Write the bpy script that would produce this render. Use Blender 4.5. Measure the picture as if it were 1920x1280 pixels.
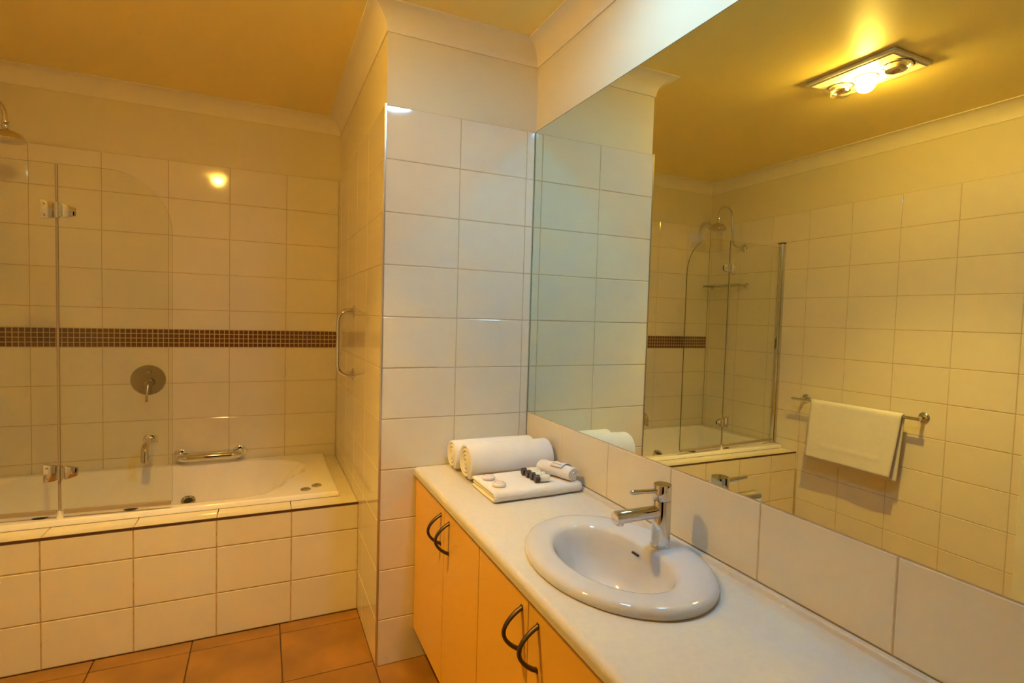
import bpy, bmesh, math, random
from mathutils import Vector, Matrix
random.seed(7)
for o in list(bpy.data.objects): bpy.data.objects.remove(o, do_unlink=True)
SC = bpy.context.scene
COL = SC.collection
PI = math.pi

# ------------------------------------------------------------------ camera
cam = bpy.data.cameras.new('camera'); camo = bpy.data.objects.new('camera', cam); COL.objects.link(camo)
cam.sensor_width = 36.0; cam.lens = 1011.58 / 1920 * 36.0; cam.clip_start = 0.02
right = Vector((0.90790503, -0.41820742, 0.02847818)); up = Vector((-0.00655857, 0.05375761, 0.99853248)); fwd = Vector((0.41912461, 0.90675944, -0.04606396))
m = Matrix.Identity(4)
for i in range(3): m[i][0] = right[i]; m[i][1] = up[i]; m[i][2] = -fwd[i]
m.translation = Vector((-1.04859, -2.09207, 1.40004)); camo.matrix_world = m
SC.camera = camo
# ------------------------------------------------------------------ world / colour management
w = bpy.data.worlds.new('world'); SC.world = w; w.use_nodes = True
w.node_tree.nodes['Background'].inputs[0].default_value = (1, 0.8, 0.55, 1); w.node_tree.nodes['Background'].inputs[1].default_value = 0.0
vs = SC.view_settings; vs.view_transform = 'Standard'; vs.look = 'None'; vs.gamma = 1.0; vs.use_curve_mapping = False
vs.exposure = 0.20
cy = SC.cycles
cy.use_denoising = True; cy.max_bounces = 8; cy.diffuse_bounces = 4; cy.glossy_bounces = 4; cy.transparent_max_bounces = 12; cy.transmission_bounces = 4
cy.sample_clamp_indirect = 0.0; cy.caustics_reflective = True; cy.blur_glossy = 0.0
cy.use_light_tree = False; cy.use_adaptive_sampling = True; cy.adaptive_threshold = 0.02; cy.adaptive_min_samples = 24
# lamp colours and strengths (the meshes that carry them are built with their fittings)
HEAT_COL = (1.0, 0.57, 0.09); HEAT_STR = 315.0; HEAT_SPOT = 132.0
DOWN_COL = (0.23, 0.54, 0.86); DOWN_STR = 190.0 * (0.066/0.085)**2

# ------------------------------------------------------------------ materials
def mat(name, col, rough=0.5, metal=0.0, spec=0.5, noise=None, bump=None, coat=0.0, emit=None, scale2=None):
    M = bpy.data.materials.new(name); M.use_nodes = True; nt = M.node_tree; b = nt.nodes['Principled BSDF']
    b.inputs['Base Color'].default_value = (*col, 1); b.inputs['Roughness'].default_value = rough
    b.inputs['Metallic'].default_value = metal; b.inputs['Specular IOR Level'].default_value = spec
    if coat: b.inputs['Coat Weight'].default_value = coat; b.inputs['Coat Roughness'].default_value = 0.03
    tc = nt.nodes.new('ShaderNodeTexCoord')
    if noise:
        sc_, amt = noise
        n = nt.nodes.new('ShaderNodeTexNoise'); n.inputs['Scale'].default_value = sc_; n.inputs['Detail'].default_value = 4
        nt.links.new(tc.outputs['Object'], n.inputs['Vector'])
        r = nt.nodes.new('ShaderNodeValToRGB')
        r.color_ramp.elements[0].position = 0.3; r.color_ramp.elements[1].position = 0.7
        r.color_ramp.elements[0].color = (*[c * (1 - amt) for c in col], 1); r.color_ramp.elements[1].color = (*[min(1, c * (1 + amt)) for c in col], 1)
        nt.links.new(n.outputs['Fac'], r.inputs['Fac']); nt.links.new(r.outputs['Color'], b.inputs['Base Color'])
    if bump:
        sc_, st, dist = bump
        n = nt.nodes.new('ShaderNodeTexNoise'); n.inputs['Scale'].default_value = sc_; n.inputs['Detail'].default_value = 2
        nt.links.new(tc.outputs['Object'], n.inputs['Vector'])
        bp = nt.nodes.new('ShaderNodeBump'); bp.inputs['Strength'].default_value = st; bp.inputs['Distance'].default_value = dist
        nt.links.new(n.outputs['Fac'], bp.inputs['Height']); nt.links.new(bp.outputs['Normal'], b.inputs['Normal'])
    if emit:
        b.inputs['Emission Color'].default_value = (*emit[0], 1); b.inputs['Emission Strength'].default_value = emit[1]
    return M

MT = {}
MT['tile'] = mat('cream_glazed_tile', (0.80, 0.735, 0.59), 0.06, spec=0.5, bump=(9, 0.05, 0.004))
MT['grout'] = mat('grout', (0.56, 0.46, 0.29), 0.9, noise=(40, 0.1))
MT['hobgrout'] = mat('stained_grout', (0.52, 0.38, 0.17), 0.9, noise=(40, 0.2))
MT['paint'] = mat('cream_wall_paint', (0.76, 0.69, 0.49), 0.55, bump=(260, 0.06, 0.001))
MT['ceil'] = mat('ceiling_paint', (0.93, 0.75, 0.26), 0.45, bump=(300, 0.06, 0.001))
MT['cornice'] = mat('cornice_white', (0.84, 0.77, 0.62), 0.5)
MT['floor'] = mat('floor_tile_brown', (0.31, 0.145, 0.025), 0.38, noise=(5, 0.25), bump=(90, 0.12, 0.001))
MT['floorgrout'] = mat('floor_grout', (0.16, 0.09, 0.04), 0.9)
MT['mosaic'] = mat('mosaic_brown', (0.15, 0.065, 0.022), 0.15, noise=(14, 0.35))
MT['mosgrout'] = mat('mosaic_grout', (0.60, 0.47, 0.24), 0.9)
MT['chrome'] = mat('chrome', (0.70, 0.69, 0.68), 0.06, metal=1.0)
MT['steel'] = mat('brushed_steel', (0.55, 0.47, 0.36), 0.22, metal=1.0)
MT['alu'] = mat('aluminium_trim', (0.70, 0.70, 0.70), 0.25, metal=1.0)
MT['bronze'] = mat('brown_trim', (0.16, 0.09, 0.045), 0.35, metal=0.6)
MT['darkmetal'] = mat('dark_pewter', (0.10, 0.075, 0.055), 0.42, metal=0.8)
MT['acrylic'] = mat('white_acrylic', (0.92, 0.89, 0.90), 0.08, spec=0.5)
MT['ceramic'] = mat('white_ceramic', (0.63, 0.62, 0.63), 0.05, spec=0.6)
MT['bench'] = mat('benchtop_laminate', (0.66, 0.62, 0.54), 0.33, noise=(70, 0.03))
MT['cab'] = mat('orange_cream_laminate', (0.86, 0.50, 0.07), 0.34)
MT['cabdark'] = mat('kickboard', (0.10, 0.06, 0.03), 0.6)
MT['towel'] = mat('white_terry', (0.93, 0.91, 0.90), 0.95, spec=0.1, bump=(420, 0.9, 0.004))
MT['paper'] = mat('paper_band', (0.85, 0.80, 0.76), 0.6)
MT['red'] = mat('pink_print', (0.62, 0.30, 0.26), 0.6)
MT['ink'] = mat('dark_print', (0.08, 0.06, 0.05), 0.6)
MT['cap'] = mat('brown_plastic_cap', (0.055, 0.035, 0.022), 0.35)
MT['bottle'] = mat('pale_bottle', (0.80, 0.80, 0.72), 0.12)
MT['soap'] = mat('soap_wrap', (0.84, 0.80, 0.76), 0.2)
MT['rubber'] = mat('dark_rubber', (0.02, 0.018, 0.015), 0.5)
MT['seal'] = mat('clear_plastic_seal', (0.40, 0.32, 0.24), 0.25)
MT['white'] = mat('white_plastic', (0.85, 0.82, 0.75), 0.3)
MT['doorpaint'] = mat('door_white', (0.80, 0.80, 0.68), 0.4)
MT['mirror'] = mat('mirror_silver', (0.77, 0.89, 0.82), 0.0, metal=1.0)
MT['mirroredge'] = mat('mirror_edge', (0.05, 0.06, 0.03), 0.2)
MT['heater'] = mat('heater_panel', (0.80, 0.74, 0.62), 0.35)
MT['globe'] = mat('globe_lit', (1, 1, 1), 0.4, emit=(HEAT_COL, HEAT_STR))
MT['down'] = mat('downlight_lit', (1, 1, 1), 0.4, emit=(DOWN_COL, DOWN_STR))
MT['reflector'] = mat('lamp_reflector', (0.85, 0.80, 0.72), 0.12, metal=1.0)

def glassmat(name, tint, f0=0.03):
    M = bpy.data.materials.new(name); M.use_nodes = True; nt = M.node_tree; nt.nodes.clear()
    out = nt.nodes.new('ShaderNodeOutputMaterial'); tr = nt.nodes.new('ShaderNodeBsdfTransparent'); gl = nt.nodes.new('ShaderNodeBsdfGlossy')
    lw = nt.nodes.new('ShaderNodeLayerWeight'); lw.inputs['Blend'].default_value = 0.5
    pw = nt.nodes.new('ShaderNodeMath'); pw.operation = 'POWER'; pw.inputs[1].default_value = 5.0
    ma = nt.nodes.new('ShaderNodeMath'); ma.operation = 'MULTIPLY_ADD'; ma.inputs[1].default_value = 0.9; ma.inputs[2].default_value = f0; ma.use_clamp = True
    mx = nt.nodes.new('ShaderNodeMixShader')
    tr.inputs['Color'].default_value = (*tint, 1); gl.inputs['Roughness'].default_value = 0.0
    nt.links.new(lw.outputs['Facing'], pw.inputs[0]); nt.links.new(pw.outputs[0], ma.inputs[0])
    nt.links.new(ma.outputs[0], mx.inputs[0]); nt.links.new(tr.outputs[0], mx.inputs[1]); nt.links.new(gl.outputs[0], mx.inputs[2]); nt.links.new(mx.outputs[0], out.inputs['Surface'])
    return M
MT['glass'] = glassmat('screen_glass', (0.972, 0.98, 0.925), 0.022)
MT['glassedge'] = mat('glass_edge', (0.13, 0.12, 0.05), 0.15)
MT['shelfglass'] = glassmat('shelf_glass', (0.80, 0.84, 0.74), 0.04)
MT['bulb'] = glassmat('bulb_glass', (0.97, 0.95, 0.92), 0.06)

# ------------------------------------------------------------------ helpers
WL = {}                                  # world location of each object (parents are never rotated)
def tag(o, label=None, cat=None, group=None, kind=None):
    if label: o['label'] = label
    if cat: o['category'] = cat
    if group: o['group'] = group
    if kind: o['kind'] = kind
    return o
def thing(name, loc, label, cat, group=None, kind=None):
    o = bpy.data.objects.new(name, None); COL.objects.link(o); o.location = loc; o.empty_display_size = 0.05
    WL[o] = Vector(loc); return tag(o, label, cat, group, kind)
def link(name, me, parent=None, loc=(0, 0, 0)):
    o = bpy.data.objects.new(name, me); COL.objects.link(o); loc = Vector(loc); WL[o] = loc
    if parent is not None:
        o.parent = parent; o.location = loc - WL[parent]
    else: o.location = loc
    return o
class MB:
    def __init__(s): s.v = []; s.f = []; s.mi = []
    def add(s, vs_, fs, mi=0):
        k = len(s.v); s.v += [tuple(v) for v in vs_]; s.f += [tuple(i + k for i in f) for f in fs]; s.mi += [mi] * len(fs); return s
    def box(s, x0, x1, y0, y1, z0, z1, mi=0):
        return s.add([(x0,y0,z0),(x1,y0,z0),(x1,y1,z0),(x0,y1,z0),(x0,y0,z1),(x1,y0,z1),(x1,y1,z1),(x0,y1,z1)],
                     [(0,3,2,1),(4,5,6,7),(0,1,5,4),(1,2,6,5),(2,3,7,6),(3,0,4,7)], mi)
    def loft(s, rings, closed=True, cap0=True, cap1=True, mi=0):
        n = len(rings[0]); vs_ = [p for r in rings for p in r]; fs = []
        for i in range(len(rings) - 1):
            for j in range(n if closed else n - 1):
                a = i*n + j; b = i*n + (j+1) % n; fs.append((a, b, b+n, a+n))
        if cap0: fs.append(tuple(range(n-1, -1, -1)))
        if cap1: fs.append(tuple(range((len(rings)-1)*n, len(rings)*n)))
        return s.add(vs_, fs, mi)
    def tube(s, path, r, n=14, caps=True, mi=0):
        P = [Vector(p) for p in path]; rs = r if isinstance(r, (list, tuple)) else [r]*len(P)
        T = []
        for i in range(len(P)):
            t = (P[min(i+1, len(P)-1)] - P[max(i-1, 0)]); T.append(t.normalized())
        a = Vector((0, 0, 1)) if abs(T[0].z) < 0.9 else Vector((1, 0, 0)); N = (a - T[0]*a.dot(T[0])).normalized(); rings = []
        for i in range(len(P)):
            N = (N - T[i]*N.dot(T[i])).normalized(); B = T[i].cross(N)
            rings.append([P[i] + (N*math.cos(2*PI*j/n) + B*math.sin(2*PI*j/n))*rs[i] for j in range(n)])
        return s.loft(rings, True, caps, caps, mi)
    def lathe(s, c, axis, prof, n=28, mi=0, cap0=True, cap1=True):
        A = Vector(axis).normalized(); a = Vector((0, 0, 1)) if abs(A.z) < 0.9 else Vector((1, 0, 0)); N = (a - A*a.dot(A)).normalized(); B = A.cross(N); c = Vector(c)
        rings = [[c + A*h + (N*math.cos(2*PI*j/n) + B*math.sin(2*PI*j/n))*max(r, 1e-5) for j in range(n)] for r, h in prof]
        return s.loft(rings, True, cap0, cap1, mi)
    def build(s, name, mats, parent=None, smooth=None, bevel=None, origin=None, flip=False):
        vs_ = [Vector(v) for v in s.v]
        if origin is None:
            origin = Vector(((min(v.x for v in vs_)+max(v.x for v in vs_))/2, (min(v.y for v in vs_)+max(v.y for v in vs_))/2, min(v.z for v in vs_)))
        origin = Vector(origin); me = bpy.data.meshes.new(name); me.from_pydata([v - origin for v in vs_], [], s.f)
        mats = mats if isinstance(mats, (list, tuple)) else [mats]
        for k in mats: me.materials.append(MT[k])
        for p, mi in zip(me.polygons, s.mi): p.material_index = mi
        bm = bmesh.new(); bm.from_mesh(me); bmesh.ops.remove_doubles(bm, verts=bm.verts, dist=1e-6); bmesh.ops.recalc_face_normals(bm, faces=bm.faces)
        if bevel:
            w_, seg = bevel if isinstance(bevel, tuple) else (bevel, 2)
            es = [e for e in bm.edges if len(e.link_faces) == 2 and e.calc_face_angle(0) > 0.6]
            bmesh.ops.bevel(bm, geom=es, offset=w_, segments=seg, affect='EDGES', profile=0.5, clamp_overlap=True)
        if flip: bmesh.ops.reverse_faces(bm, faces=bm.faces)
        bm.to_mesh(me); bm.free()
        o = link(name, me, parent, origin)
        if smooth is not None:
            for p in me.polygons: p.use_smooth = True
            me.set_sharp_from_angle(angle=math.radians(smooth))
        return o
def arc(c, u, v, r, a0, a1, n=10):
    c = Vector(c); u = Vector(u); v = Vector(v)
    return [c + u*(r*math.cos(a0+(a1-a0)*i/n)) + v*(r*math.sin(a0+(a1-a0)*i/n)) for i in range(n+1)]

# ------------------------------------------------------------------ room dimensions (metres)
XN = -0.637; YB = 1.357; YH = 0.462; XL = -2.345; H = 2.540; ZC = 2.459; YR = -2.55
T = 0.009                               # tile proud of the painted face
ROW = [0.0] + [0.2*k - 0.0139 for k in range(1, 12)]      # horizontal joints
ZT = ROW[-1]; ZHOB = 0.512; PW = 0.2944
COLX = [-0.633 - PW*k for k in range(0, 6)]               # back wall / hob column joints
ZB = 0.788                              # bench top
ZM0 = 0.988; ZM1 = ZT

# tile factory: shared meshes per size and facing
TILES = {}
def tile_mesh(face, w_, h_, t, mk, ch=0.0022):
    key = (face, round(w_, 4), round(h_, 4), t, mk)
    if key in TILES: return TILES[key]
    hw, hh = w_/2, h_/2; ch = min(ch, hw*0.4, hh*0.4)
    def pt(u, v, d): return {'y-': (u, -d, v), 'x-': (-d, u, v), 'x+': (d, u, v), 'z+': (u, v, d)}[face]
    rings = []
    for ins, d in ((0, 0), (0, t-ch), (ch*0.3, t-ch*0.35), (ch, t)):
        rings.append([pt(a*(hw-ins), b*(hh-ins), d) for a, b in ((-1,-1),(1,-1),(1,1),(-1,1))])
    mb = MB().loft(rings, True, False, True)
    me = bpy.data.meshes.new('tile'); me.from_pydata(mb.v, [], mb.f); me.materials.append(MT[mk])
    bm = bmesh.new(); bm.from_mesh(me); bmesh.ops.recalc_face_normals(bm, faces=bm.faces)
    c = {'y-': Vector((0,-1,0)), 'x-': Vector((-1,0,0)), 'x+': Vector((1,0,0)), 'z+': Vector((0,0,1))}[face]
    big = max(bm.faces, key=lambda f: f.calc_area())
    if big.normal.dot(c) < 0: bmesh.ops.reverse_faces(bm, faces=bm.faces)
    bm.to_mesh(me); bm.free(); TILES[key] = me; return me
def lay(parent, face, us, vs_, base, mk='tile', t=T, gap=0.0025, name='tile', tilt=0.0010, skip=None):
    for i in range(len(us)-1):
        for j in range(len(vs_)-1):
            u0, u1, v0, v1 = us[i], us[i+1], vs_[j], vs_[j+1]
            if skip and skip(u0, u1, v0, v1): continue
            u0, u1 = min(u0, u1), max(u0, u1)
            if u1-u0 < 0.006 or v1-v0 < 0.006: continue
            me = tile_mesh(face, u1-u0-gap, v1-v0-gap, t, mk)
            uc, vc = (u0+u1)/2, (v0+v1)/2; j0 = random.uniform(-0.0003, 0.0003)
            loc = {'y-': (uc, base-j0, vc), 'x-': (base-j0, uc, vc), 'x+': (base+j0, uc, vc), 'z+': (uc, vc, base+j0)}[face]
            o = link(name, me, parent, loc)
            ra, rb = random.uniform(-tilt, tilt), random.uniform(-tilt, tilt)
            o.rotation_euler = {'y-': (ra, 0, rb), 'x-': (0, ra, rb), 'x+': (0, ra, rb), 'z+': (ra, rb, 0)}[face]

# ------------------------------------------------------------------ the room shell
def shell(name, mb, mk, label, cat, bevel=None, smooth=None):
    o = mb.build(name, mk, origin=(0, 0, 0), bevel=bevel, smooth=smooth); return tag(o, label, cat, kind='structure')
G = T - 0.0016                                             # grout bed thickness
# bath back wall
wb = shell('wall_back', MB().box(XL-T-0.12, XN+T+0.02, YB+T, YB+0.13, -0.05, H+0.05), 'paint', 'cream tiled back wall behind the bath with a brown mosaic band', 'wall')
ZMO0, ZMO1 = 1.1797, 1.2779
MB().box(XL, XN, YB+T-G, YB+T, ZHOB-0.03, ZMO0, 0).box(XL, XN, YB+T-G, YB+T, ZMO1, ZT).build('grout_bed', 'grout', wb, origin=(0,0,0))
us = [XN] + COLX[1:] + [XL]
rows_lo = [0.50, 0.5861, 0.7829, 0.9813, ZMO0]; rows_hi = [ZMO1] + ROW[7:]
lay(wb, 'y-', us, rows_lo, YB+T); lay(wb, 'y-', us, rows_hi, YB+T)
MB().box(XL, XN, YB+T-G+0.0005, YB+T, ZMO0, ZMO1).build('mosaic_grout_bed', 'mosgrout', wb, origin=(0,0,0))
nm = 70; pm = (XN-XL)/nm; pv = (ZMO1-ZMO0)/4
lay(wb, 'y-', [XN - pm*i for i in range(nm+1)], [ZMO0 + pv*j for j in range(5)], YB+T, mk='mosaic', t=T-0.0006, gap=0.0034, name='mosaic_tile', tilt=0.004)
# partition between bath and vanity
wn = shell('wall_partition', MB().box(XN+T, 0.12, T, YB+T, -0.05, H+0.05), 'paint', 'pale tiled partition wall between bath and vanity with metal corner strip', 'wall')
MB().box(XN+0.001, -0.0, T-G, T+0.001, 0, ZT).box(XN+T-G, XN+T, T-G, YB+T, 0, ZT).build('grout_bed', 'grout', wn, origin=(0,0,0))
lay(wn, 'y-', [XN+0.006, -0.332, -0.036, 0.0], ROW, T)
ys = [0.004, 0.335, 0.631, 0.927, 1.223, YB]
lay(wn, 'x-', ys, ROW, XN+T, gap=0.0016, skip=lambda a, b, c, d: d < ZHOB-0.1 and a > YH)
cs = MB(); cs.add(*(lambda p: ([(x, y, z) for z in (0.0, ZT+0.004) for x, y in p], [(i, (i+1) % len(p), (i+1) % len(p)+len(p), i+len(p)) for i in range(len(p))] + [tuple(range(len(p)-1,-1,-1)), tuple(range(len(p), 2*len(p)))]))(
    [(XN+0.0075, 0.0092), (XN+0.0075, -0.0012), (XN+0.0025, -0.0012), (XN-0.0008, 0.0018), (XN-0.0008, 0.006), (XN+0.002, 0.0092)]))
tag(cs.build('corner_strip', 'alu', wn), 'aluminium corner strip')
# mirror wall (right)
wr = shell('wall_right', MB().box(T, 0.13, YR-0.12, T+0.001, -0.05, H+0.05), 'paint', 'cream painted wall carrying the big mirror and splashback', 'wall')
MB().box(T-G, T+0.0005, YR, 0.0, ZB-0.02, ZM0).build('grout_bed', 'grout', wr, origin=(0,0,0))
lay(wr, 'x-', [-0.001, -0.302, -0.611, -0.918, -1.220, -1.519, -1.82, -2.12], [ZB+0.012, ZM0-0.002], T)
# left wall
YD = -0.766
wl = shell('wall_left', MB().box(XL-0.13, XL-T, YR-0.12, YB+T+0.001, -0.05, H+0.05), 'paint', 'cream tiled long wall with shower and towel rail, seen in the mirror', 'wall')
MB().box(XL-T, XL-T+G, YD, YB+T, 0, ZT).build('grout_bed', 'grout', wl, origin=(0,0,0))
ysl = [YB, 1.3328, 1.0384, 0.744, 0.4496, 0.1552, -0.1392, -0.4336, -0.728, YD]
lay(wl, 'x+', ysl, ROW, XL-T, skip=lambda a, b, c, d: d < 0.42 and a > YH+0.2)
# wall behind the camera, floor, ceiling
shell('wall_front', MB().box(XL-0.13, -1.75, YR-0.12, YR, -0.05, H+0.05).box(-0.75, 0.13, YR-0.12, YR, -0.05, H+0.05).box(-1.75, -0.75, YR-0.12, YR, 2.10, H+0.05), 'paint', 'plain cream painted wall behind the viewer with an unseen doorway added for dark reflections', 'wall')  # doorway hole added so the chrome reflects the black world outside
fl = shell('floor', MB().box(XL-0.13, 0.13, YR-0.12, YB+0.13, -0.12, -0.010), 'floorgrout', 'brown tiled bathroom floor', 'floor')
FX = [-0.636 - 0.3365*k for k in (-2, -1, 0, 1, 2, 3, 4, 5)]; FX = [0.0] + FX[1:-1] + [XL]
FY = [YH] + [0.380 - 0.3355*k for k in range(0, 9)]
lay(fl, 'z+', FX, sorted(FY), -0.010, mk='floor', t=0.010, gap=0.004, name='floor_tile')
shell('ceiling', MB().box(XL-0.13, 0.13, YR-0.12, YB+0.13, H, H+0.12), 'ceil', 'warm cream painted ceiling', 'ceiling')

# cornices: mitred cove along every wall
poly = [(XL-T, YR), (XL-T, YB+T), (XN+T, YB+T), (XN+T, T), (T, T), (T, YR)]
def inset(d):
    out = []
    n = len(poly)
    for i in range(n):
        p0, p1, p2 = Vector(poly[i-1]), Vector(poly[i]), Vector(poly[(i+1) % n])
        e1 = (p1-p0).normalized(); e2 = (p2-p1).normalized()
        n1 = Vector((e1.y, -e1.x)); n2 = Vector((e2.y, -e2.x))      # inward for this winding
        k = 1 + n1.dot(n2); out.append(p1 + (n1+n2)*d/max(k, 1e-6))
    return out
c_ = H - ZC
prof = [(0.0, ZC-0.001), (0.0055, ZC-0.001), (0.006, ZC+0.004)] + [(0.006 + (c_-0.012)*(1-math.cos(a)), ZC+0.004 + (c_-0.010)*math.sin(a)) for a in [PI/2*i/10 for i in range(1, 11)]] + [(c_-0.006, H-0.006), (c_, H-0.005), (c_, H-0.0002), (0.0, H-0.0002)]
ins = [inset(d) for d, z in prof]
cl = ['left wall', 'bath back wall', 'bath side of the partition', 'vanity side of the partition', 'mirror wall', 'wall behind the viewer']
for i in range(6):
    a, b = i, (i+1) % 6
    mb = MB(); vs_ = []; n = len(prof)
    for k, (d, z) in enumerate(prof): vs_.append((*ins[k][a], z))
    for k, (d, z) in enumerate(prof): vs_.append((*ins[k][b], z))
    fs = [(k, (k+1) % n, n+(k+1) % n, n+k) for k in range(n)] + [tuple(range(n)), tuple(range(2*n-1, n-1, -1))]
    mb.add(vs_, fs)
    o = mb.build('trim_%d' % (i+1), 'cornice', smooth=35); tag(o, 'white coved cornice along the ' + cl[i], 'cornice', kind='structure')
# door and its architrave at the end of the left wall (seen at the mirror's right end)
ar = MB().box(XL-T, XL+0.014, YD-0.075, YD, 0, 2.11).box(XL-T, XL+0.014, YD-0.93, YD-0.855, 0, 2.11).box(XL-T, XL+0.014, YD-0.855, YD-0.075, 2.04, 2.11)
tag(ar.build('trim_7', 'doorpaint', bevel=(0.004, 2)), 'white painted door architrave at the end of the tiled wall', 'architrave', kind='structure')
dr = MB().box(XL-T, XL+0.002, YD-0.853, YD-0.077, 0.006, 2.038).build('door_1', 'doorpaint', bevel=(0.002, 1))
tag(dr, 'white flush door beside the towel rail', 'door', kind='structure')
MB().lathe((XL+0.002, YD-0.14, 1.0), (1, 0, 0), [(0.026, 0), (0.026, 0.006), (0.01, 0.008), (0.01, 0.04), (0.024, 0.045), (0.026, 0.06), (0.015, 0.068), (0.0, 0.069)]).build('door_knob', 'chrome', dr, smooth=40)

# ------------------------------------------------------------------ bath hob
hb = shell('wall_hob', MB().box(XL-T, XN+T, YH+T, YH+0.085, 0, ZHOB-T), 'grout', 'cream tiled hob with brown metal edge strip around the bath', 'bath hob')
MB().box(XL, XN+0.002, YH+T-G, YH+T, 0, ZHOB-T).box(XN-0.14, XN+T, YH+0.085, YB+T, ZHOB-T-0.04, ZHOB-T).build('grout_bed', 'hobgrout', hb, origin=(0,0,0))
lay(hb, 'y-', [XN] + COLX[1:] + [XL], [0.0, ROW[1], ROW[2], ZHOB-0.008], YH+T, gap=0.0042)
lay(hb, 'z+', [XN] + COLX[1:] + [XL], [YH+0.001, YH+0.135], ZHOB-T)
lay(hb, 'z+', [XN, XN-0.135], [YH+0.135, 0.893, 1.189, YB], ZHOB-T)
tag(MB().box(XL, XN, YH-0.0015, YH+0.004, ZHOB-0.0075, ZHOB+0.0012).build('edge_strip', 'bronze', hb), 'dark brown metal edge strip')

# ------------------------------------------------------------------ bathtub (heightfield bowl in a raised deck)
BX0, BX1, BY0, BY1, BZ = -2.335, -0.716, 0.583, 1.350, 0.536
bt = thing('bathtub', ((BX0+BX1)/2, (BY0+BY1)/2, ZHOB), 'white acrylic spa bath set in the tiled hob', 'bathtub')
P_open = [(-2.26, 0.640), (-1.13, 0.632), (-1.03, 0.665), (-0.955, 0.76), (-0.925, 0.86), (-0.875, 0.90), (-0.835, 0.98), (-0.83, 1.08), (-0.86, 1.17), (-0.93, 1.24), (-1.06, 1.285), (-1.3, 1.30), (-2.26, 1.30)]
def sd(px, py):
    d = 1e9; inside = False; n = len(P_open); j = n-1
    for i in range(n):
        x0, y0 = P_open[i]; x1, y1 = P_open[j]; ex, ey = x1-x0, y1-y0; wx, wy = px-x0, py-y0
        t = max(0, min(1, (wx*ex+wy*ey)/(ex*ex+ey*ey))); dx, dy = wx-ex*t, wy-ey*t; d = min(d, dx*dx+dy*dy)
        if (y0 > py) != (y1 > py) and px < (x1-x0)*(py-y0)/(y1-y0)+x0: inside = not inside
        j = i
    return math.sqrt(d)*(1 if inside else -1)
def sstep(t): t = max(0, min(1, t)); return t*t*(3-2*t)
def bathz(x, y):
    s = sd(x, y) + 0.006
    if s <= 0: return BZ
    k = sstep((x + 1.75)/0.8)                                   # backrest slope towards the right end
    wd = 0.15 + 0.40*k
    z = BZ - 0.40*(1-math.exp(-((s/wd)**1.25)*2.1)) * sstep(s/0.03 + 0.12)
    # headrest pillow between two shoulder hollows
    g = math.exp(-(((x+0.905)/0.050)**2 + ((y-0.945)/0.055)**2)); z += 0.030*g
    return max(min(z, BZ), 0.14)
nx, ny = 190, 92
xs = [BX0 + (BX1-BX0)*i/nx for i in range(nx+1)]; yy = [BY0 + (BY1-BY0)*j/ny for j in range(ny+1)]
mb = MB(); vs_ = []
for j in range(ny+1):
    for i in range(nx+1): vs_.append((xs[i], yy[j], bathz(xs[i], yy[j])))
fs = [(j*(nx+1)+i, j*(nx+1)+i+1, (j+1)*(nx+1)+i+1, (j+1)*(nx+1)+i) for j in range(ny) for i in range(nx)]
# rolled outer lip
def ring(i0):
    return [i0 for _ in ()]
per = [i for i in range(nx+1)] + [j*(nx+1)+nx for j in range(1, ny+1)] + [ny*(nx+1)+i for i in range(nx-1, -1, -1)] + [j*(nx+1) for j in range(ny-1, 0, -1)]
k = len(vs_); n = len(per); cx_, cy_ = (BX0+BX1)/2, (BY0+BY1)/2
for dz, off in ((0.004, 0.004), (0.022, 0.005)):
    for p in per:
        x, y, z = vs_[p]; ox = off*(1 if x > BX1-1e-6 else -1 if x < BX0+1e-6 else 0); oy = off*(1 if y > BY1-1e-6 else -1 if y < BY0+1e-6 else 0)
        vs_.append((x+ox, y+oy, BZ-dz))
for a in range(n):
    b = (a+1) % n
    fs.append((per[a], k+a, k+b, per[b])); fs.append((k+a, k+n+a, k+n+b, k+b))
mb.add(vs_, fs); sh = mb.build('tub_shell', 'acrylic', bt, smooth=50)
if sh.data.polygons[(ny//2)*nx + nx//2].normal.z < 0: sh.data.flip_normals()
for (x, y) in ((-0.857, 0.653), (-0.803, 0.697)):
    b = MB().lathe((x, y, BZ-0.001), (0, 0, 1), [(0.024, 0), (0.024, 0.004), (0.021, 0.007), (0.016, 0.0072), (0.0155, 0.009), (0.012, 0.0105), (0.0, 0.011)]).build('spa_button', 'chrome', bt, smooth=40)
jet = MB().lathe((-1.355, 0.738, 0.508), (0.0, -0.45, 0.89), [(0.030, -0.05), (0.031, 0.006), (0.029, 0.012), (0.022, 0.014), (0.016, 0.008), (0.015, 0.002)], cap1=False).build('spa_jet', 'chrome', bt, smooth=40)
MB().lathe((-1.355, 0.738, 0.510), (0.0, -0.45, 0.89), [(0.0155, 0.001), (0.0155, 0.003), (0.007, 0.004), (0.006, 0.009), (0.0, 0.010)]).build('nozzle', 'rubber', jet, smooth=40)
for (x, y) in ((-1.86, 0.642), (-1.555, 0.640)):
    MB().lathe((x, y, BZ-0.010), (0, 0.35, 0.94), [(0.030, 0), (0.030, 0.005), (0.024, 0.009), (0.013, 0.010), (0.0, 0.006)]).build('spa_jet', 'darkmetal', bt, smooth=40)

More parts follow.
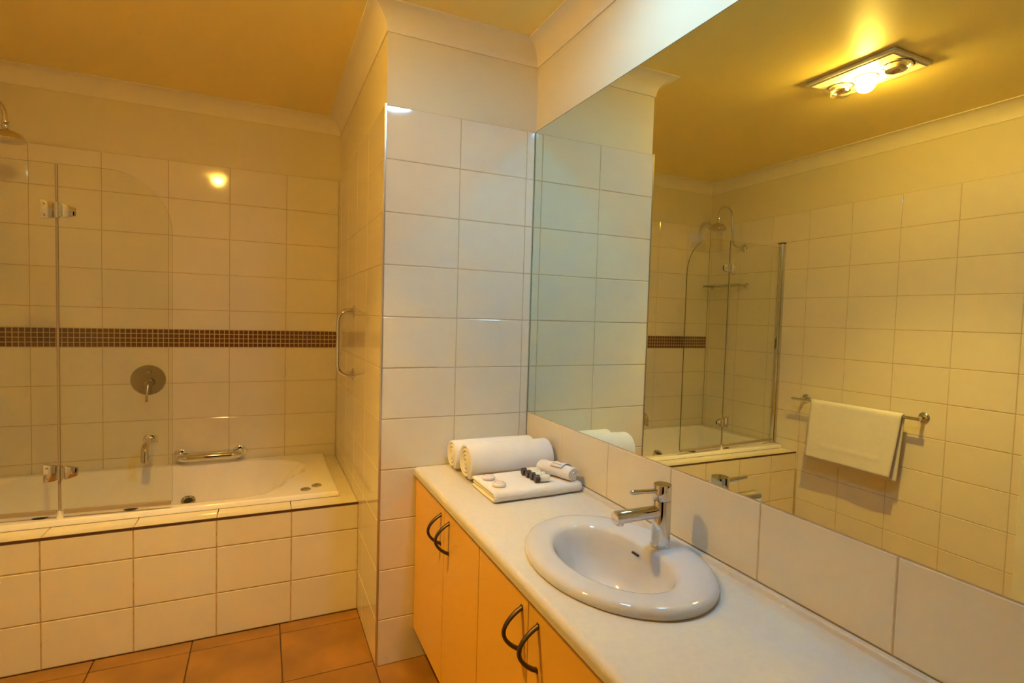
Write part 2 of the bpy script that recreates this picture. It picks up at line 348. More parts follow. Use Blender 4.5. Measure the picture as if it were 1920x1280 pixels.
# ------------------------------------------------------------------ glass shower screen
ss = thing('shower_screen', (-1.87, 0.62, BZ), 'folding glass shower screen with rounded corner above the bath', 'shower screen')
A = Vector((-2.318, 0.642)); Bh = Vector((-1.787, 0.604)); Cf = Vector((-1.397, 0.580)); Z0, Z1 = 0.568, 1.947; TH = 0.006
def panel(p, q, outline, name):
    d = (q-p).normalized(); nrm = Vector((-d.y, d.x)); L = (q-p).length; mb = MB(); n = len(outline)
    f = [(*(p + d*u + nrm*TH/2), z) for u, z in outline]; b = [(*(p + d*u - nrm*TH/2), z) for u, z in outline]
    mb.add(f + b, [tuple(range(n))], 0); mb.add(f + b, [tuple(range(2*n-1, n-1, -1))], 0)
    mb.add(f + b, [(i, (i+1) % n, (i+1) % n+n, i+n) for i in range(n)], 1)
    return mb.build(name, ['glass', 'glassedge'], ss)
L1 = (Bh-A).length - 0.004
panel(A, Bh, [(0.0, Z0), (L1, Z0), (L1, Z1), (0.0, Z1)], 'fixed_panel')
L2 = (Cf-Bh).length; RR = 0.235
ol = [(0.004, Z0), (L2, Z0)] + [(L2-RR + RR*math.cos(a), Z1-RR + RR*math.sin(a)) for a in [PI/2*i/16 for i in range(17)]] + [(0.004, Z1)]
panel(Bh, Cf, ol, 'door_panel')
d1 = (Bh-A).normalized(); d2 = (Cf-Bh).normalized()
MB().tube([(Bh.x, Bh.y-0.002, Z0+0.002), (Bh.x, Bh.y-0.002, Z1-0.002)], 0.0042, 8).build('hinge_seal', 'seal', ss, smooth=60)
MB().lathe((Bh.x, Bh.y, BZ), (0, 0, 1), [(0.013, 0), (0.011, 0.008), (0.005, 0.020), (0.004, 0.040), (0.0, 0.042)], 12).build('seal_foot', 'white', ss, smooth=40)
def strip(p, q, name):
    d = (q-p).normalized(); nr = Vector((-d.y, d.x)); mb = MB(); vs_ = []
    for z in (Z0-0.013, Z0+0.003):
        for pt, s_ in ((p, -1), (q, -1), (q, 1), (p, 1)): vs_.append((*(pt + nr*s_*0.006), z))
    mb.add(vs_, [(0,3,2,1),(4,5,6,7),(0,1,5,4),(1,2,6,5),(2,3,7,6),(3,0,4,7)]); return mb.build(name, 'seal', ss, bevel=(0.0015, 1))
strip(A, Bh-d1*0.012, 'bottom_seal'); strip(Bh+d2*0.014, Cf-d2*0.006, 'bottom_seal')
po = MB().loft([[(XL + 0.001 + 0.030*a, 0.645 + 0.019*b, z) for a, b in ((0,-1),(0.7,-1),(0.92,-0.75),(1,-0.3),(1,0.3),(0.92,0.75),(0.7,1),(0,1))] for z in (BZ+0.002, 1.975)])
po.build('wall_post', 'chrome', ss, smooth=40)
MB().box(XL+0.001, XL+0.034, 0.623, 0.667, 1.975, 1.983).build('post_cap', 'darkmetal', ss, bevel=0.002)
def hinge(zc):
    # plate on the fixed panel, trapezoid plate on the door, barrel between; both faces of the glass
    for sgn in (-1, 1):
        def pl(base, d, outline, name):
            nr = Vector((d.y, -d.x)); nr = nr if nr.y*sgn > 0 else -nr; mb = MB(); n = len(outline)
            f0 = [(*(base + d*u + nr*0.0035), zc+z) for u, z in outline]; f1 = [(*(base + d*u + nr*0.0085), zc+z) for u, z in outline]
            mb.add(f0+f1, [tuple(range(n)), tuple(range(2*n-1, n-1, -1))] + [(i, (i+1) % n, (i+1) % n+n, i+n) for i in range(n)])
            return mb.build(name, 'chrome', ss, bevel=(0.0014, 2), smooth=35), nr
        o, nr = pl(Bh, -d1, [(0.010, -0.030), (0.050, -0.037), (0.050, 0.037), (0.010, 0.030)], 'hinge_plate')
        for z in (-0.022, 0.022):
            p = Bh - d1*0.039 + nr*0.0085; MB().lathe((p.x, p.y, zc+z), (nr.x, nr.y, 0), [(0.0048, -0.001), (0.0048, 0.0012), (0.003, 0.0028), (0, 0.003)], 12).build('screw', 'chrome', o, smooth=40)
        o, nr = pl(Bh, d2, [(0.018, -0.028), (0.060, -0.016), (0.060, 0.016), (0.018, 0.028)], 'hinge_plate')
        p = Bh + d2*0.044 + nr*0.0085; MB().lathe((p.x, p.y, zc), (nr.x, nr.y, 0), [(0.0055, -0.001), (0.0055, 0.0012), (0.003, 0.0032), (0, 0.0035)], 12).build('screw', 'chrome', o, smooth=40)
    b = MB().tube([(Bh.x+0.004, Bh.y-0.006, zc-0.030), (Bh.x+0.004, Bh.y-0.006, zc+0.030)], 0.0085, 14); b.build('hinge_barrel', 'chrome', ss, smooth=40)
    MB().box(Bh.x+0.010, Bh.x+0.020, Bh.y-0.011, Bh.y+0.004, zc-0.024, zc+0.024).build('hinge_bracket', 'chrome', ss, bevel=0.001)
hinge(1.766); hinge(0.722)

# ------------------------------------------------------------------ shower rose on its gooseneck arm
sh = thing('gooseneck_shower', (XL, 1.0, 1.985), 'chrome gooseneck shower arm with round domed rose above the bath', 'shower head')
path = [(XL, 1.0, 1.985), (-2.29, 1.0, 1.986)] + arc((-2.275, 1.0, 2.045), (1, 0, 0), (0, 0, 1), 0.058, -PI/2, 0, 6)[1:] + [(-2.214, 1.0, 2.12), (-2.207, 1.0, 2.17)] + \
       arc((-2.138, 1.0, 2.212), (1, 0, 0), (0, 0, 1), 0.067, PI, 0.12, 14) + [(-2.070, 1.0, 2.185)]
MB().tube(path, 0.0088, 14).build('arm', 'chrome', sh, smooth=60)
MB().lathe((XL+0.0005, 1.0, 1.985), (1, 0, 0), [(0.032, 0), (0.032, 0.004), (0.026, 0.010), (0.013, 0.016), (0.011, 0.03), (0.0, 0.031)]).build('wall_flange', 'chrome', sh, smooth=40)
MB().lathe((-2.069, 1.0, 2.187), (0.0, 0.0, -1), [(0.010, 0), (0.0135, 0.002), (0.0135, 0.010), (0.009, 0.013), (0.0125, 0.017), (0.015, 0.024), (0.0125, 0.032), (0.010, 0.036), (0.012, 0.040)]).build('ball_joint', 'chrome', sh, smooth=50)
MB().lathe((-2.066, 1.0, 2.150), (0.05, 0, -1), [(0.010, 0), (0.016, 0.003), (0.034, 0.009), (0.048, 0.018), (0.058, 0.030), (0.062, 0.040), (0.065, 0.044), (0.065, 0.049), (0.060, 0.051), (0.0, 0.050)], 36).build('rose', 'chrome', sh, smooth=40)

# ------------------------------------------------------------------ bath mixer, spout and grab rails
mx = thing('bath_mixer', (-1.608, YB, 0.925), 'round brushed metal mixer plate with lever on the bath wall', 'mixer')
MB().lathe((-1.608, YB+0.0005, 1.003), (0, -1, 0), [(0.081, 0), (0.081, 0.003), (0.078, 0.006), (0.0, 0.0065)], 48).build('wall_plate', 'steel', mx, smooth=40)
MB().lathe((-1.606, YB-0.006, 1.046), (0, -1, 0), [(0.011, 0), (0.011, 0.010), (0.007, 0.014), (0.0, 0.014)], 18).build('diverter_button', 'chrome', mx, smooth=40)
MB().lathe((-1.604, YB-0.006, 0.988), (0, -1, 0), [(0.022, 0), (0.022, 0.030), (0.020, 0.034), (0.0, 0.035)], 24).build('lever_hub', 'steel', mx, smooth=40)
MB().tube([(-1.604, YB-0.030, 0.985), (-1.606, YB-0.050, 0.950), (-1.608, YB-0.062, 0.893)], [0.008, 0.0068, 0.006], 12).build('lever', 'steel', mx, smooth=50)
sp = thing('bath_spout', (-1.598, YB, 0.60), 'curved chrome bath spout on the tiled wall under the mixer', 'spout')
MB().lathe((-1.598, YB+0.0005, 0.680), (0, -1, 0), [(0.034, 0), (0.034, 0.005), (0.030, 0.009), (0.016, 0.011), (0.0, 0.011)]).build('wall_flange', 'chrome', sp, smooth=40)
MB().tube([(-1.598, YB-0.004, 0.680), (-1.597, YB-0.09, 0.683), (-1.595, YB-0.135, 0.682)] + [(-1.594, YB-0.150-0.045*math.sin(a), 0.637+0.045*math.cos(a)) for a in [0.2, 0.6, 1.0, 1.35]] + [(-1.594, YB-0.197, 0.600)], 0.0175, 16).build('pipe', 'chrome', sp, smooth=60)
def bar_path(p0, p1, out, r, n=8):
    p0, p1, out = Vector(p0), Vector(p1), Vector(out); d = (p1-p0).normalized(); o = out.normalized(); a = p0+out; b = p1+out
    c0 = p0 + out - o*r + d*r; c1 = p1 + out - o*r - d*r
    return [p0] + [c0 - d*r*math.cos(t) + o*r*math.sin(t) for t in [PI/2*i/n for i in range(n+1)]] + [c1 + d*r*math.sin(t) + o*r*math.cos(t) for t in [PI/2*i/n for i in range(n+1)]] + [p1]
def grab(name, p0, p1, out, rad, bend, fl_r, label):
    t = thing(name, (min(p0[0], p1[0]), p0[1], min(p0[2], p1[2])), label, 'grab rail')
    MB().tube(bar_path(p0, p1, out, bend), rad, 16).build('bar', 'chrome', t, smooth=60)
    for p in (p0, p1): MB().lathe(Vector(p) - Vector(out).normalized()*0.0003, out, [(fl_r, 0), (fl_r, 0.004), (fl_r*0.85, 0.008), (rad, 0.009)]).build('wall_flange', 'chrome', t, smooth=40)
grab('grab_rail', (-1.459, YB, 0.578), (-1.165, YB, 0.578), (0, -0.075, 0), 0.0215, 0.042, 0.036, 'short horizontal chrome grab rail just above the bath edge')
grab('grab_rail', (XN, 0.675, 1.405), (XN, 0.675, 1.090), (-0.072, 0, 0), 0.0150, 0.052, 0.031, 'vertical chrome grab rail on the side of the partition')

# ------------------------------------------------------------------ corner shelf in the shower (seen in the mirror)
cs = thing('shower_shelf', (XL, 1.12, 1.68), 'small glass shelf with chrome brackets on the shower wall', 'shelf')
MB().box(XL+0.004, XL+0.118, 0.955, 1.300, 1.684, 1.690).build('glass_plate', 'shelfglass', cs, bevel=(0.001, 1))
MB().tube([(XL+0.02, 0.955, 1.697), (XL+0.114, 0.958, 1.697), (XL+0.118, 0.965, 1.697), (XL+0.118, 1.29, 1.697), (XL+0.114, 1.297, 1.697), (XL+0.02, 1.30, 1.697)], 0.0055, 10).build('rail', 'chrome', cs, smooth=60)
for y in (0.955, 1.30):
    MB().lathe((XL, y, 1.690), (1, 0, 0), [(0.022, 0), (0.022, 0.005), (0.012, 0.012), (0.010, 0.030), (0.0, 0.031)]).build('wall_flange', 'chrome', cs, smooth=40)

# ------------------------------------------------------------------ towel rail and hanging towel (seen in the mirror)
RX, RZ = XL+0.078, 0.893
tr = thing('towel_rail', (XL, 0.05, RZ), 'chrome towel rail on the tiled wall opposite the mirror', 'towel rail')
MB().tube([(RX, 0.455, RZ), (RX, -0.345, RZ)], 0.0095, 14).build('bar', 'chrome', tr, smooth=50)
for y in (0.405, -0.325):
    MB().tube([(XL, y, RZ+0.004), (RX, y, RZ)], 0.010, 12).build('arm', 'chrome', tr, smooth=50)
    MB().lathe((XL, y, RZ+0.004), (1, 0, 0), [(0.029, 0), (0.029, 0.005), (0.024, 0.010), (0.012, 0.013), (0.0, 0.013)]).build('wall_flange', 'chrome', tr, smooth=40)
nu, nv = 44, 60; vs_ = []; Lf, Lb = 0.388, 0.414; rr = 0.0155
for j in range(nv+1):
    s = -Lb + (Lb+Lf)*j/nv
    for i in range(nu+1):
        u = i/nu; yv = 0.300 - 0.560*u
        f = s/Lf if s > 0 else -s/Lb
        yv += (0.014*f if u < 0.5 else 0.045*f)*abs(u-0.5)*2 if s > 0 else (0.020*f if u < 0.5 else 0.03*f)*(abs(u-0.5)*2)
        th = max(-PI/2, min(PI/2, s/rr))
        if abs(s) < rr*PI/2: x = RX + rr*math.sin(s/rr); z = RZ + rr*math.cos(s/rr)
        else: x = RX + math.copysign(rr, s); z = RZ - (abs(s) - rr*PI/2)
        if s > 0:
            x += 0.012*f*f + 0.0025*math.sin(u*9+1)*f
            ed = min(u, 1-u)*0.56; zb = Lf - s                       # woven border: a ridge set in from the edges
            for dist in (abs(ed-0.085) if 0.09 < zb else 1, abs(zb-0.088) if ed > 0.08 else 1):
                x += 0.006*math.exp(-(dist/0.0065)**2)
        else: x += -0.004*f + 0.003*math.sin(u*7)*f
        vs_.append((x, yv, z))
mb = MB().add(vs_, [(j*(nu+1)+i, j*(nu+1)+i+1, (j+1)*(nu+1)+i+1, (j+1)*(nu+1)+i) for j in range(nv) for i in range(nu)])
ht = mb.build('hanging_towel', 'towel', smooth=80); tag(ht, 'white hand towel hung over the chrome rail, seen in the mirror', 'towel')
sm = ht.modifiers.new('thickness', 'SOLIDIFY'); sm.thickness = 0.007; sm.offset = 0.0

# ------------------------------------------------------------------ mirror
mr = thing('mirror', (0.0, -1.0, ZM0), 'large frameless wall mirror above the vanity', 'mirror')
m_ = MB(); x0 = 0.0015; m_.add([(x0, -0.0005, ZM0), (x0, -2.25, ZM0), (x0, -2.25, ZM1), (x0, -0.0005, ZM1)], [(0, 1, 2, 3)])
m_.build('silvered_face', 'mirror', mr)
e = MB().box(x0+0.0004, T-0.0005, -2.2525, 0.0, ZM0-0.0022, ZM1+0.0022); e.build('backing_edge', 'mirroredge', mr)

# ------------------------------------------------------------------ vanity: benchtop, cabinets
YE = -2.02                                # far end of the vanity (out of frame)
XF = -0.497; TB = 0.034
pr = [(-0.0205, ZB), (XF+0.016, ZB)] + [(XF+0.016 - 0.016*math.sin(t), ZB-0.016 + 0.016*math.cos(t)) for t in [PI/2*i/6 for i in range(1, 7)]] + [(XF, ZB-TB+0.004), (XF+0.004, ZB-TB), (-0.002, ZB-TB), (-0.002, ZB+0.0125), (-0.014, ZB+0.0125), (-0.0165, ZB+0.010), (-0.018, ZB+0.003)]
HC, HRX, HRY = (-0.238, -0.993), 0.195, 0.256             # basin cut-out
JB = pr.index((XF+0.004, ZB-TB)); mb = MB(); yst = [-0.0008, -0.71, -1.28, YE]; npr = len(pr)
mb.add([(x, y, z) for y in yst for x, z in pr], [(i*npr+j, i*npr+(j+1) % npr, (i+1)*npr+(j+1) % npr, (i+1)*npr+j) for i in range(3) for j in range(npr) if not (i == 1 and j in (0, JB))] + [tuple(range(npr-1, -1, -1)), tuple(range(3*npr, 4*npr))])
xr, xl_ = pr[0][0], pr[1][0]; NR = 96; inner = []; outer = []; outb = []; xb0, xb1 = XF+0.004, -0.002
ang = [2*PI*i/NR for i in range(NR)] + [math.atan2(yc-HC[1], xc-HC[0]) % (2*PI) for xc in (xr, xl_) for yc in (yst[1], yst[2])]
ang = sorted(set(ang)); NR = len(ang)
for t in ang:
    c, s_ = math.cos(t), math.sin(t); k = 1/math.sqrt((c/HRX)**2 + (s_/HRY)**2); inner.append((HC[0]+c*k, HC[1]+s_*k, ZB))
    tx = ((xr if c > 0 else xl_) - HC[0])/c if abs(c) > 1e-9 else 1e9; ty = ((yst[1] if s_ > 0 else yst[2]) - HC[1])/s_ if abs(s_) > 1e-9 else 1e9
    k = min(tx, ty); outer.append((HC[0]+c*k, HC[1]+s_*k, ZB)); xo = HC[0]+c*k; outb.append((xb0 + (xb1-xb0)*(xo-xl_)/(xr-xl_), HC[1]+s_*k, ZB-TB))
mb.add(inner + outer + [(x, y, ZB-TB) for x, y, z in inner] + outb, [(i, (i+1) % NR, NR+(i+1) % NR, NR+i) for i in range(NR)] + [(2*NR+i, 2*NR+(i+1) % NR, 3*NR+(i+1) % NR, 3*NR+i) for i in range(NR)] + [(i, 2*NR+i, 2*NR+(i+1) % NR, (i+1) % NR) for i in range(NR)])
bn = mb.build('benchtop', 'bench', smooth=35)
tag(bn, 'long off-white vanity benchtop with rounded front edge', 'benchtop')
CX = -0.470; KZ = 0.130; CT = ZB-TB-0.001
def handle(parent, y, z0, z1):
    zc = (z0+z1)/2; R = 0.060; pts = []
    rings = []
    for i in range(15):
        t = i/14; z = z0 + (z1-z0)*t; b = math.sin(PI*t)**0.8; x = CX-0.018 - 0.046*b
        wd = 0.0062 - 0.0010*b; th = 0.0050 - 0.0006*b
        # flattened bow section
        dx = -0.046*0.8*(math.sin(PI*t)**-0.2 if 0.02 < t < 0.98 else 1.5)*math.cos(PI*t)*PI/(z1-z0); tl = math.hypot(1, dx); nx_, nz_ = -1/tl, dx/tl
        rings.append([(x + nx_*th*c, y + wd*s_, z + nz_*th*c) for c, s_ in ((1,0.5),(0.5,1),(-0.5,1),(-1,0.5),(-1,-0.5),(-0.5,-1),(0.5,-1),(1,-0.5))])
    mb = MB().loft(rings)
    for z, zz in ((z0, z0+0.004), (z1, z1-0.004)): mb.box(CX-0.0195, CX-0.0172, y-0.005, y+0.005, z-0.006, z+0.006)
    return mb.build('handle', 'darkmetal', parent, smooth=50)
def cabinet(y0, y1, doors, label):
    c = thing('vanity_cabinet', (CX/2, (y0+y1)/2, 0.0), label, 'cabinet', 'vanity cabinets')
    b = MB().box(CX+0.002, CX+0.016, y1+0.017, y0-0.017, CT-0.05, CT).box(-0.004-0.02, -0.004, y1+0.0005, y0-0.0005, KZ, CT).box(CX+0.016, -0.024, y1+0.0005, y1+0.017, KZ, CT).box(CX+0.016, -0.024, y0-0.017, y0-0.0005, KZ, CT).box(CX+0.016, -0.024, y1+0.017, y0-0.017, KZ, KZ+0.016)
    b.build('carcass', 'cab', c)
    MB().box(CX+0.045, CX+0.060, y1+0.0005, y0-0.0005, 0.0, KZ).build('kickboard', 'cabdark', c)
    for (a, e_, hy) in doors:
        d = MB().box(CX-0.018, CX-0.001, e_+0.0017, a-0.0017, KZ+0.002, CT-0.008).build('door', 'cab', c, bevel=(0.0012, 2))
        if hy is not None: handle(d, hy, 0.612, 0.714)
    return c
cabinet(-0.0015, -0.699, [(-0.003, -0.375, -0.340), (-0.375, -0.699, -0.427)], 'cream vanity cabinet with two doors next to the partition wall')
cabinet(-0.699, -1.330, [(-0.699, -1.012, -0.978), (-1.012, -1.330, -1.061)], 'cream vanity cabinet with two doors under the basin')
cabinet(-1.330, YE, [(-1.330, -1.675, -1.63), (-1.675, YE, -1.72)], 'cream vanity cabinet nearest the viewer')

# ------------------------------------------------------------------ basin
BC = (-0.238, -0.993); bs = thing('basin', (BC[0], BC[1], ZB), 'white oval ceramic drop-in basin in the benchtop', 'basin')
def ell(ax, ay, z, ox=0.0, oy=0.0, n=64, flat=0.0):
    pts = []
    for i in range(n):
        t = 2*PI*i/n; x = ax*math.cos(t); y = ay*math.sin(t)
        if flat and x > 0: x *= 1 - flat*(math.exp(-((y)/0.085)**2))
        pts.append((BC[0]+ox+x, BC[1]+oy+y, z))
    return pts
OX, OY = 0.212, 0.279
rings = [ell(OX-0.004, OY-0.004, ZB+0.0005), ell(OX, OY, ZB+0.005), ell(OX, OY, ZB+0.013), ell(OX-0.004, OY-0.004, ZB+0.020), ell(OX-0.012, OY-0.012, ZB+0.0245), ell(OX-0.03, OY-0.03, ZB+0.026, 0, 0)]
rings += [ell(0.142, 0.208, ZB+0.0235, -0.012, 0, flat=0.12), ell(0.132, 0.199, ZB+0.021, -0.012, 0, flat=0.16), ell(0.124, 0.191, ZB+0.012, -0.012, 0, flat=0.16), ell(0.117, 0.180, ZB-0.01, -0.010, 0, flat=0.14), ell(0.106, 0.162, ZB-0.05, -0.006, 0, flat=0.10), ell(0.090, 0.136, ZB-0.085, 0, 0, flat=0.05), ell(0.068, 0.10, ZB-0.112, 0.004, 0), ell(0.04, 0.056, ZB-0.126, 0.008, 0), ell(0.018, 0.018, ZB-0.130, 0.010, 0)]
bo = MB().loft(rings, True, False, True).build('bowl', 'ceramic', bs, smooth=60)
MB().lathe((BC[0]+0.010, BC[1], ZB-0.1305), (0, 0, 1), [(0.022, 0), (0.022, 0.003), (0.017, 0.0045), (0.012, 0.002), (0.0, 0.002)]).build('drain', 'chrome', bs, smooth=40)
MB().box(BC[0]+0.082, BC[0]+0.088, BC[1]+0.012, BC[1]+0.038, ZB-0.006, ZB-0.001).build('overflow_slot', 'rubber', bs, bevel=0.001)

# ------------------------------------------------------------------ basin mixer tap
TX, TY, TZ = -0.099, -1.000, ZB+0.0245
tp = thing('basin_tap', (TX, TY, TZ), 'chrome pillar mixer tap with straight spout and pin lever', 'tap')
MB().lathe((TX, TY, TZ), (0, 0, 1), [(0.0265, 0), (0.0265, 0.004), (0.0245, 0.006), (0.0240, 0.120), (0.0235, 0.1215)], 40).build('body', 'chrome', tp, smooth=40)
MB().lathe((TX, TY, TZ+0.1225), (0, 0, 1), [(0.0235, 0), (0.0240, 0.001), (0.0240, 0.038), (0.0225, 0.0405), (0.0, 0.0405)], 40).build('cap', 'chrome', tp, smooth=40)
MB().lathe((TX, TY, TZ+0.118), (0, 0, 1), [(0.0232, 0), (0.0232, 0.006)], 32).build('ring', 'darkmetal', tp, smooth=40)
MB().lathe((TX-0.012, TY, TZ+0.092), (-1, 0, 0), [(0.0165, 0), (0.0165, 0.134), (0.0155, 0.1365), (0.0, 0.137)], 32).build('spout', 'chrome', tp, smooth=40)
MB().lathe((TX-0.012-0.121, TY, TZ+0.080), (0, 0, -1), [(0.0105, 0), (0.0105, 0.008), (0.008, 0.009)], 20).build('aerator', 'chrome', tp, smooth=40)
MB().tube([(TX-0.020, TY, TZ+0.147), (TX-0.095, TY, TZ+0.151), (TX-0.101, TY, TZ+0.1512)], [0.0058, 0.0062, 0.0045], 16).build('lever', 'chrome', tp, smooth=60)

# ------------------------------------------------------------------ towels on the bench
def sheet(path, th, a0, a1, conv, ns=18, wob=0.0, seed=1, taper=0.010):
    """thick cloth whose 2-D path (p, z) is swept along an axis; conv(p, z, s) -> world point"""
    rnd = random.Random(seed); n = len(path); P = [Vector(p) for p in path]; N = []
    for i in range(n):
        t = (P[min(i+1, n-1)] - P[max(i-1, 0)]).normalized(); N.append(Vector((-t.y, t.x)))
    h = th/2; out = [P[i] + N[i]*h for i in range(n)]; inn = [P[i] - N[i]*h for i in range(n)]
    tip = lambda i, d: [P[i] + (N[i]*math.cos(a) + d*math.sin(a))*h for a in (PI/4, PI/2, 3*PI/4)]
    loop = out + tip(n-1, (P[-1]-P[-2]).normalized()) + inn[::-1] + [P[0] + (-N[0]*math.cos(a) + (P[0]-P[1]).normalized()*math.sin(a))*h for a in (PI/4, PI/2, 3*PI/4)]
    cx = sum(p.x for p in loop)/len(loop); cz = sum(p.y for p in loop)/len(loop)
    centre = [P[i] for i in range(n)] + [P[-1]]*3 + P[::-1] + [P[0]]*3
    rings = []; ss_ = [0, 0.012, 0.03] + [0.03 + 0.94*i/ns for i in range(1, ns)] + [0.97, 0.988, 1]
    for s in ss_:
        e = min(s, 1-s); k = 1.0 if e >= 0.03 else 0.45 + 0.55*math.sqrt(max(0, 1-(1-e/0.03)**2))
        ring = []
        for lp, c in zip(loop, centre):
            q_ = c + (lp-c)*k
            ww = wob*(math.sin(s*7+q_.x*40+seed)+0.6*math.sin(s*17+q_.y*55))
            ring.append(conv(q_.x+ww, q_.y+ww*0.5, a0 + (a1-a0)*s))
        rings.append(ring)
    mb = MB(); m2 = len(loop); mb.loft(rings, True, False, False)
    # end caps as strips between the two sides of the sheet
    for r0 in (0, (len(rings)-1)*m2):
        k0 = r0
        o_ = list(range(0, n)); i_ = list(range(n+3, 2*n+3))[::-1]
        mb.f += [(k0+o_[i], k0+o_[i+1], k0+i_[i+1], k0+i_[i]) for i in range(n-1)] + [tuple([k0+o_[-1]] + [k0+n+q for q in range(3)] + [k0+i_[-1]]), tuple([k0+i_[0]] + [k0+2*n+3+q for q in range(3)] + [k0+o_[0]])]
        mb.mi += [0]*(n+1)
    return mb
def spiral(r0, r1, turns, start, n=110, squash=1.0):
    return [((r0 + (r1-r0)*(i/n))*math.cos(start + turns*2*PI*i/n), squash*(r0 + (r1-r0)*(i/n))*math.sin(start + turns*2*PI*i/n)) for i in range(n+1)]
zr = ZB
def roll(name, y, xa, xb, R, label, seed, yaw=0.0):
    th = 0.0125; turns = (R-th/2-0.006)/ (th*1.20); pth = spiral(0.006, R-th/2, turns, -2.2 - turns*2*PI + 0.0, 130, 0.96)
    xm = (xa+xb)/2
    conv = lambda p, z, s: (s, y + p + (s-xm)*yaw, zr + R*0.96 + z + 0.0)
    o = sheet(pth, th, xa, xb, conv, wob=0.0008, seed=seed).build(name, 'towel', smooth=80)
    return tag(o, label, 'towel', 'rolled bath towels')
roll('rolled_towel', -0.080, -0.368, -0.024, 0.0635, 'rolled white bath towel at the back against the partition wall', 3, -0.02)
roll('rolled_towel', -0.222, -0.364, -0.022, 0.0725, 'rolled white bath towel in front of the other roll, behind the folded towel', 5, 0.0)
# folded towel: S-fold, rounded fold at the front
th = 0.0115; zz = [ZB+th/2+0.0005 + i*(th+0.0008) for i in range(3)]; y0, y1 = -0.498, -0.298
pf = [(y1, zz[0]), ((y0+y1)/2, zz[0])] + [(y0+0.012, zz[0])] + [(y0+0.012 - (th+0.0008)*math.sin(t), zz[0] + (th+0.0008)*(1-math.cos(t))) for t in [PI*i/10 for i in range(1, 10)]] + [(y0+0.012, zz[2]), ((y0+y1)/2, zz[2]), (y1+0.002, zz[2])]
ft = sheet(pf, th, -0.362, -0.022, lambda p, z, s: (s, p + (s+0.187)*0.05*0.6, z), wob=0.0006, seed=8)
pm_ = [(y1+0.001, zz[1]), ((y0+y1)/2, zz[1]), (y0+0.018, zz[1])]
fo = thing('folded_towel', (-0.187, -0.39, ZB), 'folded white towel lying flat in front of the rolls with toiletries on it', 'towel')
ft.build('outer_fold', 'towel', fo, smooth=80)
sheet(pm_, th, -0.358, -0.024, lambda p, z, s: (s, p + (s+0.187)*0.03, z), wob=0.0004, seed=9).build('inner_fold', 'towel', fo, smooth=80)
ZF = zz[2] + th/2 + 0.0008
# face cloth roll with paper band
fc = thing('face_cloth', (-0.07, -0.41, ZF), 'small rolled face cloth with a printed paper band on the folded towel', 'face cloth')
ax = Vector((0.36, -0.93, 0)).normalized(); sd_ = Vector((0.93, 0.36, 0)); c0 = Vector((-0.073, -0.405, ZF)); Rc = 0.031
thc = 0.008; turns = (Rc-thc/2-0.004)/(thc*1.08); ps = spiral(0.004, Rc-thc/2, turns, -1.2 - turns*2*PI, 90, 0.80)
conv = lambda p, z, s: tuple(c0 + ax*s + sd_*p*1.18 + Vector((0, 0, z + Rc*0.82)))
sheet(ps, thc, -0.075, 0.078, conv, wob=0.0010, seed=11).build('rolled_cloth', 'towel', fc, smooth=80)
bd = MB(); rg = []
for s in (-0.012, 0.040):
    rg.append([tuple(c0 + ax*s + sd_*(Rc+0.0022)*1.18*math.cos(t) + Vector((0, 0, Rc*0.82 + (Rc+0.0022)*0.82*math.sin(t)))) for t in [-0.5 + 2.9*i/20 for i in range(21)]])
bd.loft(rg, False, False, False); b_ = bd.build('paper_band', 'paper', fc, smooth=80)
so = b_.modifiers.new('thickness', 'SOLIDIFY'); so.thickness = 0.0006
def on_band(s, t, lift=0.0028): return tuple(c0 + ax*s + sd_*(Rc+lift)*1.18*math.cos(t) + Vector((0, 0, Rc*0.82 + (Rc+lift)*0.82*math.sin(t))))
MB().tube([on_band(-0.008+0.040*i/10, 2.02) for i in range(11)], 0.0007, 6).build('band_line', 'ink', b_)
MB().tube([on_band(0.004 + 0.016*i/24 + 0.004*math.cos(i*0.8), 1.35 + 0.22*math.sin(i*0.8)) for i in range(25)], 0.0006, 6).build('band_script', 'red', b_)
MB().tube([on_band(0.020 + 0.010*i/14, 1.25 + 0.10*math.sin(i*1.3)) for i in range(15)], 0.0006, 6).build('band_script', 'red', b_)
# four little bottles lying side by side
bl = ['farthest of four small brown-capped bottles, next to the rolled towel', 'second small brown-capped bottle counted from the rolls', 'third small brown-capped bottle counted from the rolls', 'nearest of four small brown-capped bottles on the folded towel']
for i, (y, x) in enumerate(((-0.352, -0.190), (-0.383, -0.188), (-0.414, -0.186), (-0.447, -0.186))):
    b = thing('toiletry_bottle', (x+0.03, y, ZF), bl[i], 'bottle', 'small bottles on the folded towel')
    d = Vector((1, -0.08, 0)).normalized(); c = Vector((x, y, ZF+0.0132))
    MB().lathe(c, d, [(0.0118, 0), (0.0128, 0.001), (0.0128, 0.016), (0.0115, 0.017)], 20).build('cap', 'cap', b, smooth=40)
    MB().lathe(c, d, [(0.009, 0.017), (0.010, 0.020), (0.0130, 0.021), (0.0130, 0.023), (0.0125, 0.025)], 20).build('neck', 'white', b, smooth=40)
    L_ = 0.052 if i else 0.060
    MB().lathe(c, d, [(0.0110, 0.025), (0.0128, 0.028), (0.0130, L_), (0.011, L_+0.003), (0.0, L_+0.003)], 20).build('body', 'bottle', b, smooth=40)
